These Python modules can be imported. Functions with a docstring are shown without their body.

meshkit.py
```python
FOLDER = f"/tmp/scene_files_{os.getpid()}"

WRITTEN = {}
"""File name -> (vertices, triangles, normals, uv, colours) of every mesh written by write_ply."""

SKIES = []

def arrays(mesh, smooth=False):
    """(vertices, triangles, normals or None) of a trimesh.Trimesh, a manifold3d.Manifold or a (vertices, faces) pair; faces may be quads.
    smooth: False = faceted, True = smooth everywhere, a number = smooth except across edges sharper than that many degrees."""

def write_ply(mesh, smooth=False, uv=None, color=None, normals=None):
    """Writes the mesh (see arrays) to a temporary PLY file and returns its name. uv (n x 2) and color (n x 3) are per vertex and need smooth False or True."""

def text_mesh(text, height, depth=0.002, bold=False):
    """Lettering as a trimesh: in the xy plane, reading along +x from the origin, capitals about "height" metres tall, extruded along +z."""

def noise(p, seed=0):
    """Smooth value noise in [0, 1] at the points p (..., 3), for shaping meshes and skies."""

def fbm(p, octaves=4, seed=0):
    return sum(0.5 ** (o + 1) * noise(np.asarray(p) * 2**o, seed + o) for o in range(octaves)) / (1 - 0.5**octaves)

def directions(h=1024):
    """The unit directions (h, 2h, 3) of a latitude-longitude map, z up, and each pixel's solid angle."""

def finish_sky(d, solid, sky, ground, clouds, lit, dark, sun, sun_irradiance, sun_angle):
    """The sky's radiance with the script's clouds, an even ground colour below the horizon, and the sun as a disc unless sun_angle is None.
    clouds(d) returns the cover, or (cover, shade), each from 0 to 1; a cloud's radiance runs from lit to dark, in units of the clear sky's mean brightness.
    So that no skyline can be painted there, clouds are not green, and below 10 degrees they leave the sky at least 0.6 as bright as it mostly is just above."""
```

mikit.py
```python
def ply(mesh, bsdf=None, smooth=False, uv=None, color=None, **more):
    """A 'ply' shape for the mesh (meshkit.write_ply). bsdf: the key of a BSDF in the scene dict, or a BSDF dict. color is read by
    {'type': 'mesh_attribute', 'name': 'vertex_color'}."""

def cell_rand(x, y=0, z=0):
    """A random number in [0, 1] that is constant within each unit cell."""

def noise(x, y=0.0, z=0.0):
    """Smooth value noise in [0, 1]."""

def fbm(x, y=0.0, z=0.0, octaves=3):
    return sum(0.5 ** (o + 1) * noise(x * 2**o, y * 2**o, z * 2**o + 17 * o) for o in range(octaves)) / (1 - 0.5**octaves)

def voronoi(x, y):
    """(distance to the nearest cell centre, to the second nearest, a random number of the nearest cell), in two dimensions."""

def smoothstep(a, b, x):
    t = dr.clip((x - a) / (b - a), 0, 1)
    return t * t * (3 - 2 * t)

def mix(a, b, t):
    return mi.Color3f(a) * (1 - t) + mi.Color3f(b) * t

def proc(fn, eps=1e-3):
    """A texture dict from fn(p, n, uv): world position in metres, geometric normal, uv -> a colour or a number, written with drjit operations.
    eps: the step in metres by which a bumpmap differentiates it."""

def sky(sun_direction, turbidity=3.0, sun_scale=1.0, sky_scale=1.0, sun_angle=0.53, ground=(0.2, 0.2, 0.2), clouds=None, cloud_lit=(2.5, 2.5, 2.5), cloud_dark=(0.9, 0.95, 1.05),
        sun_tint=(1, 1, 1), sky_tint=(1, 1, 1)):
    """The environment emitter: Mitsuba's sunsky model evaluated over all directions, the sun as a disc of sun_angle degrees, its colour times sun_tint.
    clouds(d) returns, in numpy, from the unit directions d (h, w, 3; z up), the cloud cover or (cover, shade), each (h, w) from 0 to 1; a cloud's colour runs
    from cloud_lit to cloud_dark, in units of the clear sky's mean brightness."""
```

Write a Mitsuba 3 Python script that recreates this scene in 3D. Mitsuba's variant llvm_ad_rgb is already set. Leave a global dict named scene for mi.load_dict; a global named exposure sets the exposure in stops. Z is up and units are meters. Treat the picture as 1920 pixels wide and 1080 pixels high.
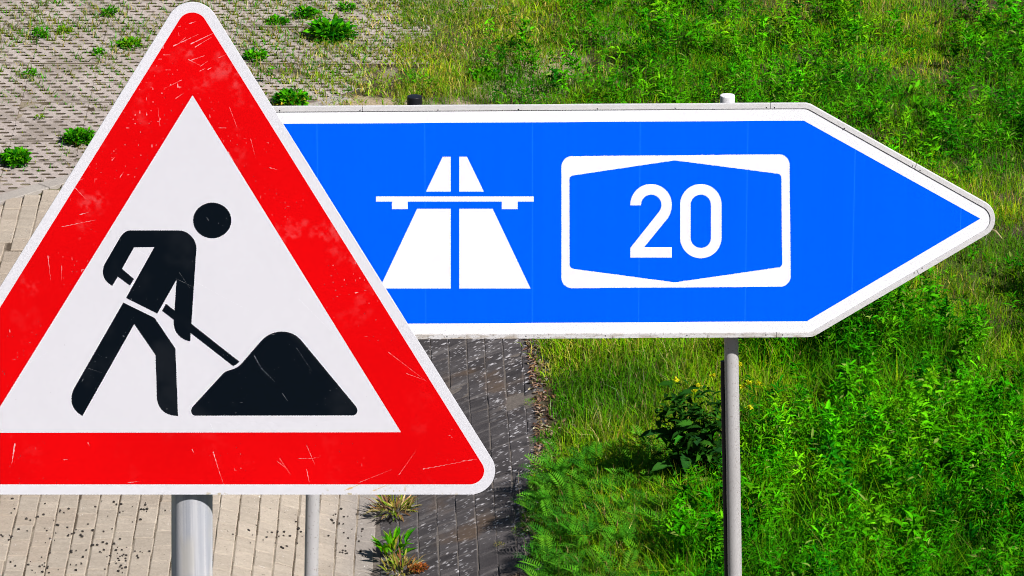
import math
import numpy as np
import trimesh
import drjit as dr
import mitsuba as mi
import mikit
import meshkit
from mikit import proc, noise, fbm, voronoi, cell_rand, smoothstep, mix, ply
from shapely.geometry import Polygon, MultiPolygon, box as sbox, LineString, Point
from shapely.ops import unary_union
from shapely import affinity

T = mi.ScalarTransform4f
rng = np.random.default_rng(7)
scene, labels = {}, {}

# ------------------------------------------------------------------ camera, sky, exposure
H, PITCH, FPX = 10.8, math.radians(20.0), 10256.0     # eye height above the lower ground, look-down angle, focal length in photo pixels
FWD = np.array([0, math.cos(PITCH), -math.sin(PITCH)])
UPV = np.array([0, math.sin(PITCH), math.cos(PITCH)])
scene['camera'] = {
    'type': 'perspective', 'fov': math.degrees(2 * math.atan(960 / FPX)), 'fov_axis': 'x', 'near_clip': 0.5, 'far_clip': 3000.0,
    'to_world': T().look_at(origin=[0, 0, H], target=[0, float(FWD[1] * 10), float(H + FWD[2] * 10)], up=[0, 0, 1])}
SUN_AZ, SUN_EL = math.radians(42), math.radians(42)
SUN = [math.cos(SUN_EL) * math.sin(SUN_AZ), -math.cos(SUN_EL) * math.cos(SUN_AZ), math.sin(SUN_EL)]
scene['sky'] = mikit.sky(SUN, turbidity=3, sun_scale=1.2, sky_scale=0.36, sun_tint=(0.96, 1.13, 1.56))
exposure = 1.95
Y_TRI, Y_ARROW = 7.70, 21.60          # distances of the two sign faces


def ray(px, py):
    px, py = np.asarray(px, float), np.asarray(py, float)
    return np.stack([(px - 960) / FPX + 0 * py, FWD[1] - (py - 540) / FPX * UPV[1] + 0 * px, FWD[2] - (py - 540) / FPX * UPV[2] + 0 * px], -1)


def on_wall(px, py, Y):
    """where a measured point of the photograph lies on the upright plane y = Y -> (x, z)"""
    d = ray(px, py)
    t = Y / d[..., 1]
    return np.stack([t * d[..., 0], H + t * d[..., 2]], -1)


def project(x, y, z):
    q = np.stack([x, y, z - H], -1)
    w = q @ FWD
    return 960 + q[..., 0] / w * FPX, 540 - (q @ UPV) / w * FPX


def sstep(a, b, x):
    t = np.clip((np.asarray(x, float) - a) / (b - a), 0, 1)
    return t * t * (3 - 2 * t)


def N2(x, y, s, seed=0, oct=3):
    x, y = np.broadcast_arrays(np.asarray(x, float), np.asarray(y, float))
    return meshkit.fbm(np.stack([x * s, y * s, 0 * x + 3.7], -1), oct, seed)


# ------------------------------------------------------------------ lie of the land
Y0 = 25.4
GXP = np.array([-1e4, -1.5, -0.70, 0.18, 0.9, 2.0, 1e4])
GZP = np.array([0.0, 0.0, -0.235, 0.06, 0.16, 0.2, 0.2])


def land(x, y, rough=True):
    x, y = np.broadcast_arrays(np.asarray(x, float), np.asarray(y, float))
    xd = x + 0.027 * (y - Y0)
    fade = 1 - sstep(30.2, 32.2, y)
    z = 0
    for o in (-0.06, 0, 0.06):
        z = z + np.interp(xd + o, GXP, GZP) / 3
    z = z * fade + (1 - fade) * 0.08 * sstep(-0.8, 2, x)
    z = z + np.interp(y, [-50, 2, 7.7, 20.5, 22.5, 1e4], [9.0, 9.0, 5.0, 0.12, 0, 0])
    if rough:
        z = z + 0.09 * (N2(x, y, 0.9, 5) - 0.5) * sstep(0.1, 0.7, xd) * sstep(20, 22, y)
    return z


def on_ground(px, py):
    px, py = np.broadcast_arrays(np.asarray(px, float), np.asarray(py, float))
    d = ray(px, py)
    z = np.zeros(px.shape)
    for _ in range(12):
        t = (z - H) / d[..., 2]
        z = 0.5 * z + 0.5 * land(t * d[..., 0], t * d[..., 1])
    t = (z - H) / d[..., 2]
    return t * d[..., 0], t * d[..., 1], z


# ------------------------------------------------------------------ materials
def rgb(*c):
    return {'type': 'rgb', 'value': [float(v) for v in c]}


def mat(key, **kw):
    two = kw.pop('two', True)
    d = {'type': 'principled', **kw}
    scene[key] = {'type': 'twosided', 'bsdf': d} if two else d
    return key


def seg_dist(p, segs, Y):
    """nearest distance (m) to scratch strokes, each (x0,y0,x1,y1,half width) as measured on the face"""
    best = mi.Float(50.0)
    for s in segs:
        a, b = on_wall(s[0], s[1], Y), on_wall(s[2], s[3], Y)
        ex, ez = b - a
        L2 = ex * ex + ez * ez
        t = dr.clip(((p.x - a[0]) * ex + (p.z - a[1]) * ez) / L2, 0, 1)
        d = dr.sqrt(dr.square(p.x - a[0] - t * ex) + dr.square(p.z - a[1] - t * ez))
        best = dr.minimum(best, d / (s[4] * 0.00058 * (1.15 - t)))
    return best


SCR = [(116, 425, 180, 412, 1.2), (141, 352, 160, 372, .9), (143, 340, 156, 335, 1.1), (225, 332, 232, 322, .9), (325, 86, 372, 64, 1.2), (358, 82, 400, 62, 1.4),
       (366, 88, 396, 70, 1.0), (355, 44, 368, 40, 1.6), (360, 112, 384, 104, 1.2), (353, 111, 374, 122, 1.0), (376, 124, 390, 114, 1.0), (390, 130, 397, 126, 1.3), (375, 133, 385, 128, 1.1),
       (410, 108, 424, 102, .8), (400, 848, 404, 861, 1.8), (404, 861, 411, 884, 1.1), (411, 884, 425, 924, .7), (794, 879, 812, 876, 1.3), (812, 876, 880, 863, .7), (868, 864, 894, 861, 1.3),
       (728, 660, 800, 715, .6), (762, 700, 795, 712, .6), (748, 890, 780, 845, .5), (672, 905, 735, 880, .5), (244, 905, 250, 905, .9), (120, 862, 127, 861, 1.2), (90, 480, 95, 525, .9),
       (116, 497, 116, 525, .7), (28, 832, 22, 870, 2.5), (330, 184, 345, 174, 1.2), (300, 235, 296, 200, .5), (428, 285, 438, 300, 1.2), (505, 314, 520, 318, .9), (575, 835, 590, 870, .8),
       (520, 865, 540, 880, .8), (525, 860, 545, 890, .7), (575, 880, 580, 905, 1.1), (240, 904, 262, 903, 1.0), (165, 830, 168, 836, 1.2), (360, 842, 364, 850, 1.0), (340, 150, 310, 165, .7),
       (348, 70, 332, 84, .7), (430, 200, 445, 240, .5), (470, 260, 478, 290, .6), (210, 300, 216, 294, 1.0), (150, 402, 166, 398, 1.2), (560, 860, 600, 858, .6)]
BLK = [(152, 646, 190, 668, .35), (165, 690, 195, 700, .3), (154, 714, 157, 709, 1.0), (330, 522, 560, 635, .3), (222, 448, 227, 450, 1.3), (336, 510, 356, 540, .35), (476, 665, 490, 690, 1.0), (490, 690, 515, 715, .7),
       (530, 738, 540, 752, .9), (556, 652, 585, 695, .3), (388, 408, 392, 414, .8), (424, 408, 427, 412, .7)]


def grain(p, s):
    return noise(p.x * s + 517.3, p.z * s + 211.9, 0.0)


def red_col(p, n, uv):
    d = seg_dist(p, SCR, Y_TRI)
    hit = 1 - smoothstep(0.7, 1.4, d + 1.1 * grain(p, 420.0))
    top = smoothstep(7.85, 8.1, p.z)
    scuff = smoothstep(0.60, 0.85, fbm(p.x * 22, p.z * 22, 4.0, 4)) * smoothstep(0.35, 0.75, fbm(p.x * 120, p.z * 120, 2.0, 3)) * (0.02 + 0.20 * top * top)
    speck = smoothstep(0.955 - 0.05 * top, 0.985, grain(p, 300.0)) * smoothstep(0.50 - 0.10 * top, 0.70, fbm(p.x * 11, p.z * 11, 1.0, 3)) * 0.7
    tone = 0.86 + 0.2 * fbm(p.x * 6, p.z * 6, 9.0, 3)
    return mix(mi.Color3f(0.72, 0.0012, 0.0025) * tone, (0.74, 0.62, 0.62), dr.clip(hit * 0.7 + scuff * 0.4 + speck, 0, 1))


RIM_LO = float(on_wall(360, 929, Y_TRI)[1])


def trim_col(p, n, uv):
    g = 1.0
    w = 0.69 * g * (0.96 + 0.07 * fbm(p.x * 5, p.z * 5, 2.0, 3))
    chip = smoothstep(0.80, 0.86, grain(p, 230.0)) * smoothstep(0.58, 0.72, fbm(p.x * 11, p.z * 11, 7.0, 3)) * (1 - smoothstep(0.0, 0.022, p.z - RIM_LO))
    lost = smoothstep(0.986, 0.995, grain(p, 150.0)) * smoothstep(0.5, 0.6, fbm(p.x * 9, p.z * 9, 3.0, 3))
    c = mi.Color3f(w * 0.985, w * 0.975, w)
    c = mix(c, (0.45, 0.36, 0.16), chip * 0.9)
    o = 1 - smoothstep(0.6, 1.3, seg_dist(p, [(650, 918, 682, 905, 4.0), (700, 920, 735, 906, 1.6)], Y_TRI) + 0.9 * grain(p, 260.0))
    c = mix(c, (0.62, 0.36, 0.05), o * 0.8)
    return mix(c, (0.12, 0.11, 0.1), lost * 0.55)


def inner_col(p, n, uv):
    g = 1.0
    w = 0.66 * g * (0.97 + 0.05 * fbm(p.x * 4, p.z * 4, 5.0, 3))
    c = mi.Color3f(w * 0.985, w * 0.97, w)
    d = seg_dist(p, [(260, 470, 480, 590, .5), (20, 700, 90, 660, .5), (560, 560, 640, 640, .4), (395, 795, 402, 812, .8)], Y_TRI)
    c = mix(c, (0.80, 0.80, 0.82), (1 - smoothstep(0.6, 1.4, d)) * 0.6)
    return mix(c, (0.2, 0.19, 0.17), smoothstep(0.988, 0.996, grain(p, 170.0)) * smoothstep(0.5, 0.62, fbm(p.x * 7, p.z * 7, 2.0, 3)) * 0.5)


def black_col(p, n, uv):
    d = seg_dist(p, BLK, Y_TRI)
    hit = (1 - smoothstep(0.7, 1.3, d + 1.0 * grain(p, 500.0))) * 0.45
    speck = smoothstep(0.955, 0.99, grain(p, 300.0)) * smoothstep(0.42, 0.7, fbm(p.x * 14, p.z * 14, 3.0, 3)) * 0.5
    haze = smoothstep(0.5, 0.8, fbm(p.x * 16, p.z * 16, 8.0, 4)) * 0.012
    return mix((0.002, 0.0045, 0.008), (0.5, 0.52, 0.54), dr.clip(hit + speck + haze, 0, 1))


def blue_col(p, n, uv):
    fx = p.x / 0.448 + 0.31
    k = dr.abs(fx - dr.floor(fx) - 0.5) * 0.448
    seam = 1 - smoothstep(0.0008, 0.0022, k)
    stripe = 0.97 + 0.06 * noise(p.x * 90, p.z * 1.5, 2.0)
    tone = stripe * (0.97 + 0.05 * fbm(p.x * 3, p.z * 3, 6.0, 3))
    return mix(mi.Color3f(0.0, 0.104, 0.86) * tone, (0.02, 0.25, 0.9), seam * 0.35)


def refl_white(p, n, uv):
    w = 0.80 * (0.97 + 0.05 * fbm(p.x * 4, p.z * 4, 1.0, 3))
    return mi.Color3f(w * 0.985, w * 0.985, w)


FR_LO, FR_HI = float(on_wall(1200, 637, Y_ARROW)[1]), float(on_wall(1200, 626, Y_ARROW)[1])


def frame_col(p, n, uv):
    low = 1 - smoothstep(0.0, 0.05, p.z - FR_LO)
    g = 0.58 * (0.94 + 0.08 * fbm(p.x * 20, p.z * 60, 2.0, 3))
    dirt = smoothstep(0.42, 0.7, fbm(p.x * 25, p.z * 90, 5.0, 3)) * (0.05 + 0.95 * low)
    spots = smoothstep(0.78, 0.9, noise(p.x * 130, p.z * 160, 1.0)) * (0.08 + 0.9 * low)
    c = mix(mi.Color3f(g * 1.0, g * 0.985, g * 0.965), (0.30, 0.24, 0.16), dirt * 0.75)
    return mix(c, (0.10, 0.07, 0.045), spots * 0.8)


def galv(p, n, uv):
    a = fbm(p.x * 130, p.y * 130, p.z * 2.2, 4)
    b = fbm(p.x * 40, p.y * 40, p.z * 9.0, 3)
    c = mix((0.33, 0.345, 0.37), (0.56, 0.555, 0.55), smoothstep(0.3, 0.72, a))
    return mix(c, (0.50, 0.46, 0.37), smoothstep(0.45, 0.7, b) * 0.5)


def post_col(p, n, uv):
    a = noise(p.x * 170, p.y * 170, p.z * 120)
    b = fbm(p.x * 12, p.y * 12, p.z * 3.0, 3)
    c = mix((0.36, 0.345, 0.33), (0.465, 0.455, 0.445), b)
    return mix(c, (0.2, 0.16, 0.13), smoothstep(0.72, 0.92, a) * 0.55)


def brick_fn(tone, seed):
    def f(p, n, uv):
        big = fbm(p.x * 1.3 + seed, p.y * 0.7, 2.0, 3)
        streak = fbm(p.x * 9 + seed, p.y * 34, 6.0, 4)
        c = mix((0.325, 0.275, 0.212), (0.415, 0.358, 0.280), streak)
        c = mix(c, (0.26, 0.20, 0.145), smoothstep(0.55, 0.75, big) * 0.35)
        c = mix(c, (0.23, 0.21, 0.19), smoothstep(-1.0, -0.72, p.x + 0.12 * fbm(p.x * 4, p.y * 2, 3.0, 3)) * 0.7)
        c = c * (0.9 + 0.2 * noise(p.x * 110, p.y * 110, p.z * 110)) * tone
        sp = smoothstep(0.93, 0.97, noise(p.x * 95 + seed, p.y * 95, 3.0))
        c = mix(c, (0.09, 0.075, 0.06), sp * 0.6)
        lt = smoothstep(0.95, 0.98, noise(p.x * 80, p.y * 80 + seed, 13.0))
        return mix(c, (0.68, 0.66, 0.60), lt * 0.7)
    return f


def dark_fn(tone, seed):
    def f(p, n, uv):
        u = p.x * 0.96 + p.y * 0.10      # the flecks run across the channel
        c = mix((0.045, 0.040, 0.040), (0.088, 0.080, 0.077), fbm(p.x * 3 + seed, p.y * 14, 2.0, 4)) * tone
        c = c * (0.85 + 0.3 * noise(p.x * 260, p.y * 260, 1.0))
        v1, v2, vr = voronoi(u * 12.0 + seed, (p.y - 0.3 * p.x) * 15.0)
        s1, s2, sr = voronoi(u * 26.0, (p.y - 0.3 * p.x) * 36.0 + seed)
        dens = smoothstep(0.33, 0.62, fbm(p.x * 2.6, p.y * 1.1, 8.0, 3)) * smoothstep(-0.85, -0.25, p.x + 0.027 * (p.y - 25.4))
        fle = (1 - smoothstep(0.07, 0.20, v1 * (0.25 + 1.1 * vr) + 0.10 * noise(p.x * 120, p.y * 120, 4.0))) * smoothstep(0.15, 0.3, vr) * dens
        fle = fle + 0.8 * (1 - smoothstep(0.10, 0.25, s1)) * smoothstep(0.55, 0.65, sr) * dens
        film = smoothstep(0.55, 0.80, fbm(u * 4, (p.y - 0.25 * p.x) * 22, 4.0, 4)) * 0.22
        c = mix(c, (0.34, 0.31, 0.28), film)
        c = mix(c, (0.60, 0.58, 0.57), dr.clip(fle, 0, 1) * 0.85)
        moss = smoothstep(0.62, 0.78, fbm(p.x * 4, p.y * 2.6, 19.0, 4)) * 0.5
        return mix(c, (0.14, 0.09, 0.05), moss)
    return f


def lattice_fn(p, n, uv):
    c = mix((0.305, 0.258, 0.225), (0.405, 0.352, 0.308), fbm(p.x * 3, p.y * 3, 2.0, 4))
    c = c * (0.86 + 0.28 * noise(p.x * 140, p.y * 140, p.z * 140))
    c = mix(c, (0.10, 0.08, 0.055), 1 - smoothstep(0.3, 0.7, n.z))  # steep faces darkened: shade inside the slots is put into the wall colour
    d = smoothstep(0.5, 0.75, fbm(p.x * 7, p.y * 5, 7.0, 4))
    c = mix(c, (0.19, 0.16, 0.125), d * 0.5)
    return mix(c, (0.7, 0.66, 0.6), smoothstep(0.955, 0.98, noise(p.x * 60, p.y * 60, 5.0)) * 0.6)


def edging_fn(p, n, uv):
    c = mix((0.29, 0.26, 0.225), (0.36, 0.33, 0.285), fbm(p.x * 4, p.y * 4, 2.0, 4))
    return c * (0.88 + 0.24 * noise(p.x * 150, p.y * 150, p.z * 150))


def soil_fn(p, n, uv):
    c = mix((0.030, 0.024, 0.014), (0.10, 0.08, 0.045), fbm(p.x * 9, p.y * 9, 3.0, 4))
    g = smoothstep(0.4, 0.62, fbm(p.x * 2.2, p.y * 2.2, 9.0, 4))
    c = mix(c, (0.055, 0.090, 0.012), g * 0.8)
    sand = mix((0.085, 0.065, 0.045), (0.24, 0.20, 0.15), smoothstep(0.35, 0.65, fbm(p.x * 16, p.y * 5, 4.0, 4)))
    pv = smoothstep(-0.02, 0.03, 0.22 - (p.x + 0.027 * (p.y - 25.4))) * (1 - smoothstep(31.2, 31.6, p.y))
    sand = mix(sand, (0.15, 0.13, 0.11), smoothstep(-0.75, -0.66, p.x + 0.027 * (p.y - 25.4)))
    c = mix(c, sand, pv)
    tan = smoothstep(0.42, 0.6, fbm(p.x * 3.1, p.y * 2.3, 12.0, 4)) * smoothstep(31.0, 31.8, p.y) * (1 - smoothstep(0.2, 1.2, p.x))
    c = mix(c, (0.36, 0.29, 0.19), tan * 0.9)
    grid = smoothstep(0.0, 0.15, (p.x - float(E0[0])) * float(EN[0]) + (p.y - float(E0[1])) * float(EN[1])) * (1 - smoothstep(-0.6, -0.3, p.x))
    c = mix(c, mix((0.055, 0.042, 0.028), (0.21, 0.175, 0.125), smoothstep(0.4, 0.62, fbm(p.x * 9, p.y * 9, 6.0, 3))), grid * 0.85)
    far = smoothstep(6.0, 12.0, dr.abs(p.x)) + smoothstep(38.0, 44.0, p.y) + (1 - smoothstep(18.0, 22.0, p.y))
    c = mix(c, mix((0.05, 0.09, 0.015), (0.11, 0.13, 0.03), fbm(p.x * 0.8, p.y * 0.8, 5.0, 4)), dr.clip(far, 0, 1))
    near = 1 - smoothstep(19.0, 22.5, p.y)
    c = mix(c, mix((0.15, 0.14, 0.125), (0.24, 0.225, 0.20), fbm(p.x * 6, p.y * 6, 5.0, 4)), near)
    return c * (0.75 + 0.5 * noise(p.x * 120, p.y * 120, p.z * 50))


mat('m_red', base_color=proc(red_col), roughness=0.42, specular=0.08)
mat('m_trim', base_color=proc(trim_col), roughness=0.5, specular=0.3)
mat('m_inner', base_color=proc(inner_col), roughness=0.5, specular=0.3)
mat('m_black', base_color=proc(black_col), roughness=0.42, specular=0.1)
mat('m_blue', base_color=proc(blue_col), roughness=0.4, specular=0.05)
mat('m_white', base_color=proc(refl_white), roughness=0.45, specular=0.3)
mat('m_frame', base_color=proc(frame_col), roughness=0.5, specular=0.4)
mat('m_alu', base_color=rgb(0.42, 0.43, 0.44), metallic=0.6, roughness=0.45)
mat('m_dark', base_color=rgb(0.012, 0.012, 0.014), roughness=0.55, specular=0.4)
mat('m_cap_dark', base_color=rgb(0.010, 0.010, 0.013), roughness=0.38, specular=0.5)
mat('m_cap_light', base_color=rgb(0.66, 0.65, 0.66), roughness=0.4, specular=0.5)
mat('m_galv', base_color=proc(galv), metallic=0.0, roughness=0.55, specular=0.5)
mat('m_post', base_color=proc(post_col), metallic=0.1, roughness=0.55, specular=0.4)
for i, t in enumerate((0.82, 0.92, 1.0, 1.08, 1.2)):
    mat(f'm_stain{i}', base_color=proc(dark_fn(t, i * 5.1)), roughness=0.8, specular=0.2)
for i, t in enumerate((0.94, 1.0, 1.05)):
    mat(f'm_brick{i}', base_color=proc(brick_fn(t, i * 7.3)), roughness=0.85, specular=0.2)
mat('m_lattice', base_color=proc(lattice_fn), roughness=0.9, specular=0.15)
mat('m_edging', base_color=proc(edging_fn), roughness=0.88, specular=0.2)
mat('m_soil', base_color=proc(soil_fn), roughness=0.95, specular=0.1)
mat('m_dropping', base_color=rgb(0.022, 0.018, 0.014), roughness=0.8)
VC = {'type': 'mesh_attribute', 'name': 'vertex_color'}
scene['m_leaf'] = {'type': 'principledthin', 'base_color': VC, 'roughness': 0.55, 'eta': 1.22, 'diff_trans': 0.35}
scene['m_blade'] = {'type': 'principledthin', 'base_color': VC, 'roughness': 0.6, 'eta': 1.2, 'diff_trans': 0.5}


# ------------------------------------------------------------------ helpers for scene entries
def tag(key, label=None, category=None, group=None, kind=None):
    d = {}
    for k, v in (('label', label), ('category', category), ('group', group), ('kind', kind)):
        if v:
            d[k] = v
    labels[key] = d


def numbered(key):
    if key not in scene and key not in labels:
        return key
    i = 1
    while f'{key}_{i:03d}' in scene or f'{key}_{i:03d}' in labels:
        i += 1
    return f'{key}_{i:03d}'


def put(key, mesh, m, smooth=False, color=None):
    key = numbered(key)
    scene[key] = ply(mesh, m, smooth=smooth, color=color)
    return key


def to_wall(poly, Y):
    f = lambda ring: on_wall(np.array(ring.coords)[:, 0], np.array(ring.coords)[:, 1], Y)
    return Polygon(f(poly.exterior), [f(r) for r in poly.interiors]).buffer(0)


def sheet(shape, Yf, depth):
    """photo-measured outline -> solid standing on plane y = Yf (front face), 'depth' thick to the back"""
    out = []
    for g in getattr(shape, 'geoms', [shape]):
        if g.area < 0.05:
            continue
        w = to_wall(g, Yf)
        for h in getattr(w, 'geoms', [w]):
            m = trimesh.creation.extrude_polygon(h, depth, engine='earcut')
            v = np.array(m.vertices)
            m.vertices = np.stack([v[:, 0], Yf + depth - v[:, 2], v[:, 1]], -1)
            out.append(m)
    return trimesh.util.concatenate(out)


def path(items, k=1.0, ox=0.0, oy=0.0, n=9):
    """outline from points and ('q', control, end) curves, in zoomed pixels -> photo pixels"""
    pts = []
    for it in items:
        if it[0] == 'q':
            a, c, e = np.array(pts[-1]), np.array(it[1], float), np.array(it[2], float)
            for t in np.linspace(0, 1, n + 1)[1:]:
                pts.append(tuple((1 - t) ** 2 * a + 2 * t * (1 - t) * c + t * t * e))
        else:
            pts.append((float(it[0]), float(it[1])))
    return Polygon([(x / k + ox, y / k + oy) for x, y in pts]).buffer(0)


def tube_mesh(p0, p1, r, sides=40, r2=None):
    p0, p1 = np.array(p0, float), np.array(p1, float)
    pts = np.linspace(0, 1, 2)[:, None] * (p1 - p0) + p0
    ax = (p1 - p0) / np.linalg.norm(p1 - p0)
    a = np.cross(ax, [0, 1, 0.0]); a /= np.linalg.norm(a)
    b = np.cross(ax, a)
    an = np.arange(sides) * 2 * np.pi / sides
    ring = np.cos(an)[:, None] * a + np.sin(an)[:, None] * b
    rr = (r, r if r2 is None else r2)
    v = np.vstack([pts[0] + rr[0] * ring, pts[1] + rr[1] * ring, pts])
    f = []
    for i in range(sides):
        j = (i + 1) % sides
        f += [[i, j, sides + j], [i, sides + j, sides + i], [2 * sides, j, i], [2 * sides + 1, sides + i, sides + j]]
    m = trimesh.Trimesh(v, f, process=False)
    m.fix_normals()
    return m


def lathe(prof, at, sides=40):
    """prof: (radius, height) pairs about a vertical axis through 'at'"""
    m = trimesh.creation.revolve(np.array(prof), sections=sides)
    m.apply_translation(at)
    return m


def bx(cx, cy, cz, sx, sy, sz):
    return trimesh.creation.box(extents=[sx, sy, sz], transform=trimesh.transformations.translation_matrix([cx, cy, cz]))


# ------------------------------------------------------------------ the ground
def axis(lo, hi, fine, far):
    n = int(round((hi - lo) / fine)) + 1
    mid = np.linspace(lo, hi, n)
    out = fine * np.cumsum(1.35 ** np.arange(1, 60))
    up = hi + out[hi + out < far]
    dn = lo - out[lo - out > -far]
    return np.concatenate([[-far], dn[::-1], mid, up, [far]])


PAVE_L = -3.6                                        # left limit of the built paving
e0, e1 = on_ground(0, 366), on_ground(140, 325)      # the concrete edging between bricks and grid pavers
E0 = np.array([e0[0], e0[1]], float)
ED = np.array([e1[0] - e0[0], e1[1] - e0[1]], float); ED /= np.linalg.norm(ED)
EN = np.array([-ED[1], ED[0]])                       # points away from the viewer, over the grid pavers


def edge_side(x, y):
    return (x - E0[0]) * EN[0] + (y - E0[1]) * EN[1]


def ditch_x(x, y):
    return x + 0.027 * (y - Y0)


EDGE_END = on_ground(520, 205)
EDGE_T = (EDGE_END[0] - E0[0]) * ED[0] + (EDGE_END[1] - E0[1]) * ED[1]


def paved(x, y):
    """1 where bricks, channel stones or grid pavers lie"""
    xd = ditch_x(x, y)
    a = (xd < 0.20) & (y > 24.2) & (y < 31.6) & (x > PAVE_L - 0.05)
    b = (edge_side(x, y) > -0.1) & (x < -0.55 - 0.0 * y) & (y > 28) & (y < 37.6) & (x > PAVE_L - 0.2)
    return a | b


xs, ys = axis(-4.2, 4.6, 0.055, 900.0), axis(1.0, 40.0, 0.08, 900.0)
gx, gy = np.meshgrid(xs, ys)
SLOT = 0.004 + 0.036 * sstep(0.38, 0.62, N2(gx, gy, 7.0, 71, 2))
gz = land(gx, gy) - np.where(paved(gx, gy), np.where(gy > 31.2, SLOT, np.where(edge_side(gx, gy) > 0.06, SLOT, np.where(ditch_x(gx, gy) > -0.68, 0.005, 0.0065))), 0.0) + 0.006 * (N2(gx, gy, 14, 3) - 0.5)
nx = len(xs)
ii, jj = np.meshgrid(np.arange(len(ys) - 1), np.arange(nx - 1), indexing='ij')
q = np.stack([ii * nx + jj, ii * nx + jj + 1, (ii + 1) * nx + jj + 1, (ii + 1) * nx + jj], -1).reshape(-1, 4)
put('ground', (np.stack([gx, gy, gz], -1).reshape(-1, 3), q), 'm_soil', smooth=True)
tag('ground', 'brown soil bank under the paving, weeds and grass', kind='structure')


# ------------------------------------------------------------------ paving bricks, channel stones
def brick_mesh(w, l, seed):
    r = np.random.default_rng(seed)
    c = 0.0045
    j = lambda: r.normal(0, 0.0008, (4, 2))
    base = np.array([[-w, -l], [w, -l], [w, l], [-w, l]]) / 2
    ins = base * (1 - 2 * c / np.array([w, l]))
    v = np.vstack([np.c_[base, np.full(4, -0.05)], np.c_[base + j(), np.full(4, -0.004)], np.c_[ins + j(), r.normal(0, 0.0007, 4)]])
    f = [[8, 9, 10, 11]] + [[i, (i + 1) % 4, 4 + (i + 1) % 4, 4 + i] for i in range(4)] + [[4 + i, 4 + (i + 1) % 4, 8 + (i + 1) % 4, 8 + i] for i in range(4)]
    return v, f


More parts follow.
